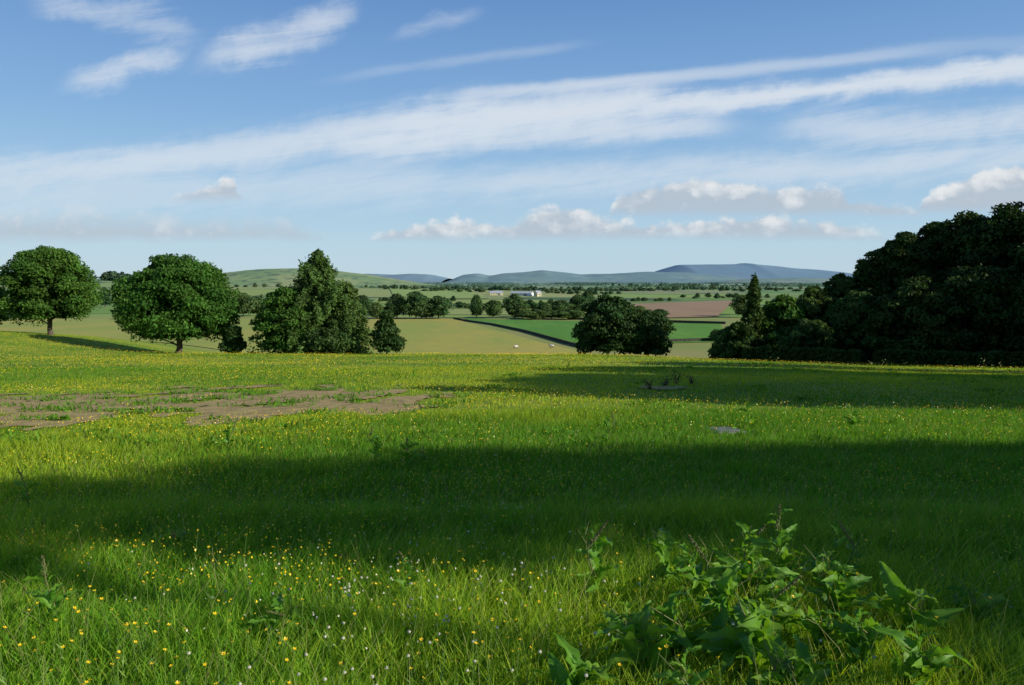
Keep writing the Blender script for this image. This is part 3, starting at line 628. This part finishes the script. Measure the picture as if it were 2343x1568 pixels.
dk=[(1375,4.6,'tall slim dock with upright leaves, leftmost of the big clump',0,1.15,14),(1480,3.5,'low leafy dock at the bottom edge, left of clump',1,1.05,16),(1600,4.4,'dock behind the low leafy one, left middle',0,1.05,15),
    (1795,4.7,'tallest dock with a brown seed head, centre of clump',2,1.0,18),(1720,3.7,'broad leaved dock in the front middle of clump',1,1.2,18),(1900,4.2,'bushy dock right of the brown seed head',0,1.0,16),
    (1985,3.6,'large drooping dock in the front right of clump',1,1.1,16),(1300,3.3,'small dock at the bottom edge left of clump',1,.9,13),(2235,4.3,'lone dock in deep shade at the right edge',1,.9,10),(1600,3.2,'dock cut off at the bottom edge, middle of clump',1,1.0,16),
    (1690,5.0,'dock at the very back left of the clump',0,1.05,13),(1850,3.2,'dock cut off at the bottom edge, right of middle',1,1.0,16),(1810,4.0,'dense dock in the heart of the clump',0,.95,17),(1530,4.9,'slender dock at the back left corner of clump',0,1.0,12),(1940,4.9,'upright dock at the back, right of tallest',0,1.0,12),
    (1420,3.9,'dock with small leaves between the two leftmost',1,1.0,15),(1660,4.1,'dock in the left heart of the clump',1,1.15,16),(1540,3.8,'crowded dock just right of the small leaved one',1,1.05,16),(1760,3.3,'dock cut off at the bottom edge, below the broad leaved one',1,1.0,16),(1900,3.7,'small crowded dock left of the drooping one',1,1.0,15),
    (1700,4.4,'full leaved dock behind the heart of the clump',1,1.2,16),(1870,4.6,'full leaved dock right behind the tallest stem',1,1.15,15),(2060,4.0,'spreading low dock right of the drooping one',1,1.1,14),(2100,3.4,'low dock near the bottom right corner',1,1.05,14)]
for i,(X,d,l,k,sc,nl) in enumerate(dk): dock(X,d,l,k,sc,nl,i+1,k==2 or (k==0 and i%2==0),big=1.15)
wd=[(1392,12.3,'tallest lone weed standing at the shadow edge'),(1950,14.2,'bushy weed in the sunlit strip at right'),(1715,14.4,'small weed beside the grey slab'),(860,10.2,'weed on the shadow edge left of centre'),(930,10.0,'second weed on the shadow edge left of centre'),
    (945,33,'lone weed in the sunlit far meadow'),(1298,42,'tiny weed far up the meadow near the edge'),(400,5.6,'pale weed standing in grass at left'),(58,7.0,'tall weed near the left edge'),(520,11.5,'weed in the bright strip at left'),(640,4.1,'small dock in the near grass left of centre'),(130,4.2,'small dock near the left bottom corner'),(920,4.6,'dock among clovers near the bottom centre')]
for i,(X,d,l) in enumerate(wd): dock(X,d,l,i%3,1.0 if d>8 else .8,12,i+40,True,'weed_plant')
# dead stalks in the shade
for i,(X,Y,l) in enumerate([(1487,893,'short dead stalk at left in far shade'),(1548,880,'tallest dead stalk in the far shade'),(1583,882,'dead stalk at the right in far shade'),(1520,886,'bent dead stalk in the middle of far shade')]):
    x,y=gp(X,Y,10); t=thing('dead_stalk',l,'plant',(x,y,h1(x,y))); b=MB(); rg=np.random.RandomState(i)
    for k in range(5):
        a=rg.rand()*6.3; q=.08+.18*rg.rand(); hh=(.26+.16*rg.rand())*(1.4 if i==1 else 1); tube(b,[(0,0,0),(math.cos(a)*q*.4,math.sin(a)*q*.4,hh*.5),(math.cos(a)*q,math.sin(a)*q,hh)],[.014,.01,.006],5)
        n=18; z=rg.rand(n); leaves(b,np.stack([math.cos(a)*q*z,math.sin(a)*q*z,hh*z],1)+rg.normal(size=(n,3))*.04,rg.normal(size=(n,3)),.04,rg,.4)
    link('stem',b.mesh('stem',[M_dead]),t)
e3=gp(1515,890,10)
sheet('bare_earth',M_earth,[(e3[0]-1.6,e3[1]-2),(e3[0]+1.6,e3[1]-2),(e3[0]+1.6,e3[1]+2),(e3[0]-1.6,e3[1]+2)],40,40,.05,'small scrape of brown soil around the dead stalks','bare earth',lambda x,y:(1-((x-e3[0])/1.1)**2-((y-e3[1])/1.2)**2+1.2*(fbm(x*2,y*2,3)-.5))>.4)
# slab
b=MB(); box(b,(0,0,.07),(.58,.8,.10)); box(b,(0,0,.125),(.46,.66,.02))
o=link('concrete_slab',b.mesh('concrete_slab',[M_slab]),None,(SX,SY,h1(SX,SY)-.09)); o.rotation_euler=(-.078,0,.12)
tag(o,'small grey concrete slab lying in the sunlit grass','slab')
bv=o.modifiers.new('bevel','BEVEL'); bv.width=.01
# ---------------------------------------------------------------- sky
w=bpy.data.worlds.new('World'); scene.world=w; w.use_nodes=True; w.node_tree.nodes.clear(); n=NT(w.node_tree)
sky=n.node('ShaderNodeTexSky',sky_type='NISHITA'); sky.sun_disc=False; sky.sun_elevation=SUN_EL; sky.sun_rotation=SUN_AZ; sky.air_density=1.0; sky.dust_density=.2; sky.ozone_density=3.0; sky.altitude=50
tc=n.node('ShaderNodeTexCoord'); sp=n.node('ShaderNodeSeparateXYZ'); n.put(sp.inputs[0],tc.outputs['Generated'])
yy=n.m('MAXIMUM',sp.outputs[1],.05); u=n.m('DIVIDE',sp.outputs[0],yy); v=n.m('DIVIDE',sp.outputs[2],yy); front=n.ss(sp.outputs[1],.1,.3)
def vec(x,y,z=0.):
    c=n.node('ShaderNodeCombineXYZ'); n.put(c.inputs[0],x); n.put(c.inputs[1],y); n.put(c.inputs[2],z); return c.outputs[0]
un=n.m('MULTIPLY_ADD',u,1/1.8,.5)
def curve(pts,off=0.):
    f=n.node('ShaderNodeFloatCurve'); mp=f.mapping; mp.use_clip=False; c=mp.curves[0]
    pts=sorted(pts); 
    if pts[0][0]>0: pts=[(0,pts[0][1])]+pts
    if pts[-1][0]<1: pts=pts+[(1,pts[-1][1])]
    c.points[0].location=pts[0]; c.points[1].location=pts[-1]
    for p in pts[1:-1]: c.points.new(*p)
    for p in c.points: p.handle_type='AUTO_CLAMPED'
    mp.update(); n.put(f.inputs['Value'],un); return f.outputs[0]
def U(X,Y): return min(1,max(0,ray(X,Y)[0]/1.8+.5))
tiltv=n.m('MULTIPLY_ADD',u,-.14,v)
w1=n.noise(vec(u,n.m('MULTIPLY',v,2.)),5.,3,.6); w2=n.noise(vec(u,v,3.),16.,4,.65)
streak=n.noise(vec(n.m('MULTIPLY',u,2.4),n.m('MULTIPLY',tiltv,22.)),1.7,7,.68,dist=.6)
feath=n.noise(vec(n.m('MULTIPLY',n.m('ADD',u,n.m('MULTIPLY',v,-.7)),11.),n.m('MULTIPLY',tiltv,10.),5.),1.6,6,.62,dist=.6)
tex=n.m('ADD',n.m('MULTIPLY',streak,.68),n.m('MULTIPLY',feath,.32))
def band(P,k0=.30,k1=.62,wp=1.,up=1.0):
    vw=n.m('ADD',v,n.m('ADD',n.m('MULTIPLY_ADD',w1,.02*wp,-.01*wp),n.m('MULTIPLY_ADD',w2,.026*wp,-.013*wp)))
    vc=curve([(U(X,Y),ray(X,Y)[1]) for X,Y,hw,a in P]); hw=curve([(U(X,Y),h/FP) for X,Y,h,a in P]); am=curve([(U(X,Y),a) for X,Y,h,a in P])
    d=n.m('DIVIDE',n.m('ABSOLUTE',n.m('SUBTRACT',vw,vc)),hw)
    s=n.ss(d,1.6,.0); t=n.ss(n.m('ADD',tex,n.m('MULTIPLY_ADD',s,.36,-.22)),k0,k1)
    return n.m('MULTIPLY',n.m('MULTIPLY',s,t),am)
bands=[band([(-300,400,60,.45),(0,390,42,.5),(300,366,44,.68),(700,325,56,.82),(1000,278,62,.97),(1300,252,50,1.),(1700,222,40,1.),(2050,190,37,1.),(2400,150,42,1.)],.28,.64),
 band([(560,370,40,0),(850,345,45,.5),(1050,325,42,.72),(1400,300,42,.82),(1600,290,38,.7),(1780,285,30,0)],.30,.68),
 band([(1680,300,50,0),(1850,290,60,.6),(2100,305,72,.75),(2400,275,55,.8)],.31,.72),
 band([(-200,440,95,.5),(300,430,90,.5),(600,425,80,.5),(1200,415,62,.6),(1700,392,58,.65),(2100,378,58,.65),(2450,350,65,.7)],.30,.74),
 band([(900,228,10,0),(1100,213,16,.5),(1300,196,16,.75),(1600,170,18,.6),(2000,130,20,.45),(2300,100,22,.2)],.25,.6,.25),
 band([(650,192,12,0),(900,157,16,.22),(1200,120,16,.25),(1420,95,14,0)],.3,.7,.25),
 band([(400,160,20,0),(500,125,52,.7),(620,95,65,.8),(720,60,55,.8),(820,20,40,.1),(850,10,20,0)],.36,.8,1.8),
 band([(100,200,25,0),(200,180,46,.75),(300,150,42,.8),(400,130,34,.6),(480,110,24,0)],.36,.78,1.8),
 band([(30,10,30,0),(160,20,45,.55),(300,45,75,.55),(420,70,60,.4),(520,95,40,0)],.42,.78,1.8),
 band([(860,92,12,0),(930,74,26,.35),(1020,48,30,.45),(1130,22,20,0)],.38,.8,.7)]
cm=None
for b_ in bands:
    i_=n.m('SUBTRACT',1.,n.m('MULTIPLY',b_,.82)); cm=i_ if cm is None else n.m('MULTIPLY',cm,i_)
cir=n.m('MULTIPLY',n.m('SUBTRACT',1.,cm),front)
grad=n.ramp(sp.outputs[2],[(0,(.51,.67,.77)),(.05,(.47,.655,.79)),(.12,(.35,.56,.775)),(.2,(.235,.44,.73)),(.33,(.135,.295,.605)),(.55,(.05,.14,.38)),(1,(.02,.06,.2))])
g10=n.mix(1.,grad,(10,10,10),'MULTIPLY')
col=n.mix(.9,sky.outputs[0],g10)
col=n.mix(cir,col,(7.5,8.0,8.5))
# cumulus
bil=n.noise(vec(u,n.m('MULTIPLY',v,1.3),2.),19.,6,.62); puff=n.node('ShaderNodeTexVoronoi',feature='SMOOTH_F1'); n.put(puff.inputs['Vector'],vec(n.m('ADD',u,n.m('MULTIPLY',bil,.03)),n.m('MULTIPLY',v,1.2),n.m('MULTIPLY',bil,.04))); puff.inputs['Scale'].default_value=50.
pf=n.m('SUBTRACT',bil,n.m('MULTIPLY',puff.outputs['Distance'],.28))
bn=n.noise(vec(n.m('MULTIPLY',u,.5),v,9.),30.,4,.6)
def cumulus(base,tops,amp=1.,soft=.004,lit=1.):
    bs=curve([(U(X,Y),ray(X,Y)[1]) for X,Y in base]); tp=curve([(U(X,Y),ray(X,Y)[1]) for X,Y in tops])
    H=n.m('SUBTRACT',tp,bs); HH=n.m('MAXIMUM',H,.004)
    top=n.m('ADD',tp,n.m('MULTIPLY',n.m('MULTIPLY_ADD',pf,2.0,-.72),n.m('MAXIMUM',n.m('MINIMUM',H,.028),.0)))
    bb=n.m('ADD',bs,n.m('MULTIPLY_ADD',bn,.014,-.007))
    a=n.ss(n.m('SUBTRACT',top,v),0.,soft); b=n.ss(n.m('SUBTRACT',v,bb),0.,.018); e=n.ss(H,.001,.01)
    mk=n.m('MULTIPLY',n.m('MULTIPLY',a,b),n.m('MULTIPLY',e,amp))
    s=n.m('DIVIDE',n.m('SUBTRACT',v,bs),HH); s=n.m('ADD',s,n.m('MULTIPLY_ADD',pf,3.0,-1.22)); s=n.ss(s,.3,1.3)
    return n.m('MULTIPLY',mk,front),n.mix(n.m('MULTIPLY',s,lit),(4.7,5.4,6.2),(8.6,8.7,8.7))
CU=[cumulus([(-200,565),(700,562)],[(-200,468),(0,470),(200,468),(400,482),(600,488),(700,498),(800,566)],.75,.035,.5),
 cumulus([(780,562),(2100,558)],[(800,562),(870,528),(940,512),(1060,500),(1160,510),(1215,482),(1270,466),(1350,480),(1400,498),(1500,506),(1600,502),(1720,490),(1820,496),(1950,512),(2040,540),(2080,560)],.88,.013,.8),
 cumulus([(1350,500),(2120,506)],[(1370,500),(1400,470),(1430,434),(1520,415),(1600,406),(1700,416),(1790,426),(1850,420),(1900,420),(1960,450),(2050,464),(2110,482),(2130,505)],.88,.012,.85),
 cumulus([(2060,496),(2500,500)],[(2060,496),(2110,456),(2180,414),(2250,388),(2340,370),(2450,358)],.93,.012,.88),
 cumulus([(360,472),(580,470)],[(365,472),(400,444),(450,430),(490,420),(525,404),(550,432),(570,472)],.88,.010,.95)]
for mk,cc in CU: col=n.mix(mk,col,cc)
bg=n.node('ShaderNodeBackground'); n.put(bg.inputs[0],col); bg.inputs[1].default_value=.1
out=n.node('ShaderNodeOutputWorld'); n.put(out.inputs[0],bg.outputs[0])
try:
    w.cycles.sampling_method='MANUAL'; w.cycles.sample_map_resolution=256
except Exception: pass
# ---------------------------------------------------------------- sun, camera
S=Vector((math.sin(SUN_AZ)*math.cos(SUN_EL),math.cos(SUN_AZ)*math.cos(SUN_EL),math.sin(SUN_EL)))
ld=bpy.data.lights.new('sun','SUN'); ld.energy=5; ld.angle=R(.53); ld.color=(1,.95,.82); lo=bpy.data.objects.new('sun',ld); COL.objects.link(lo); lo.rotation_euler=S.to_track_quat('Z','Y').to_euler(); lo.location=(0,0,50)
cd=bpy.data.cameras.new('camera'); cd.sensor_width=36; cd.lens=FP/2343*36; cd.clip_end=60000; cd.clip_start=.05
co=bpy.data.objects.new('camera',cd); COL.objects.link(co); co.location=(0,0,CH); co.rotation_euler=(math.pi/2-TILT,0,0); scene.camera=co
scene.view_settings.view_transform='Standard'; scene.view_settings.look='None'; scene.view_settings.exposure=0
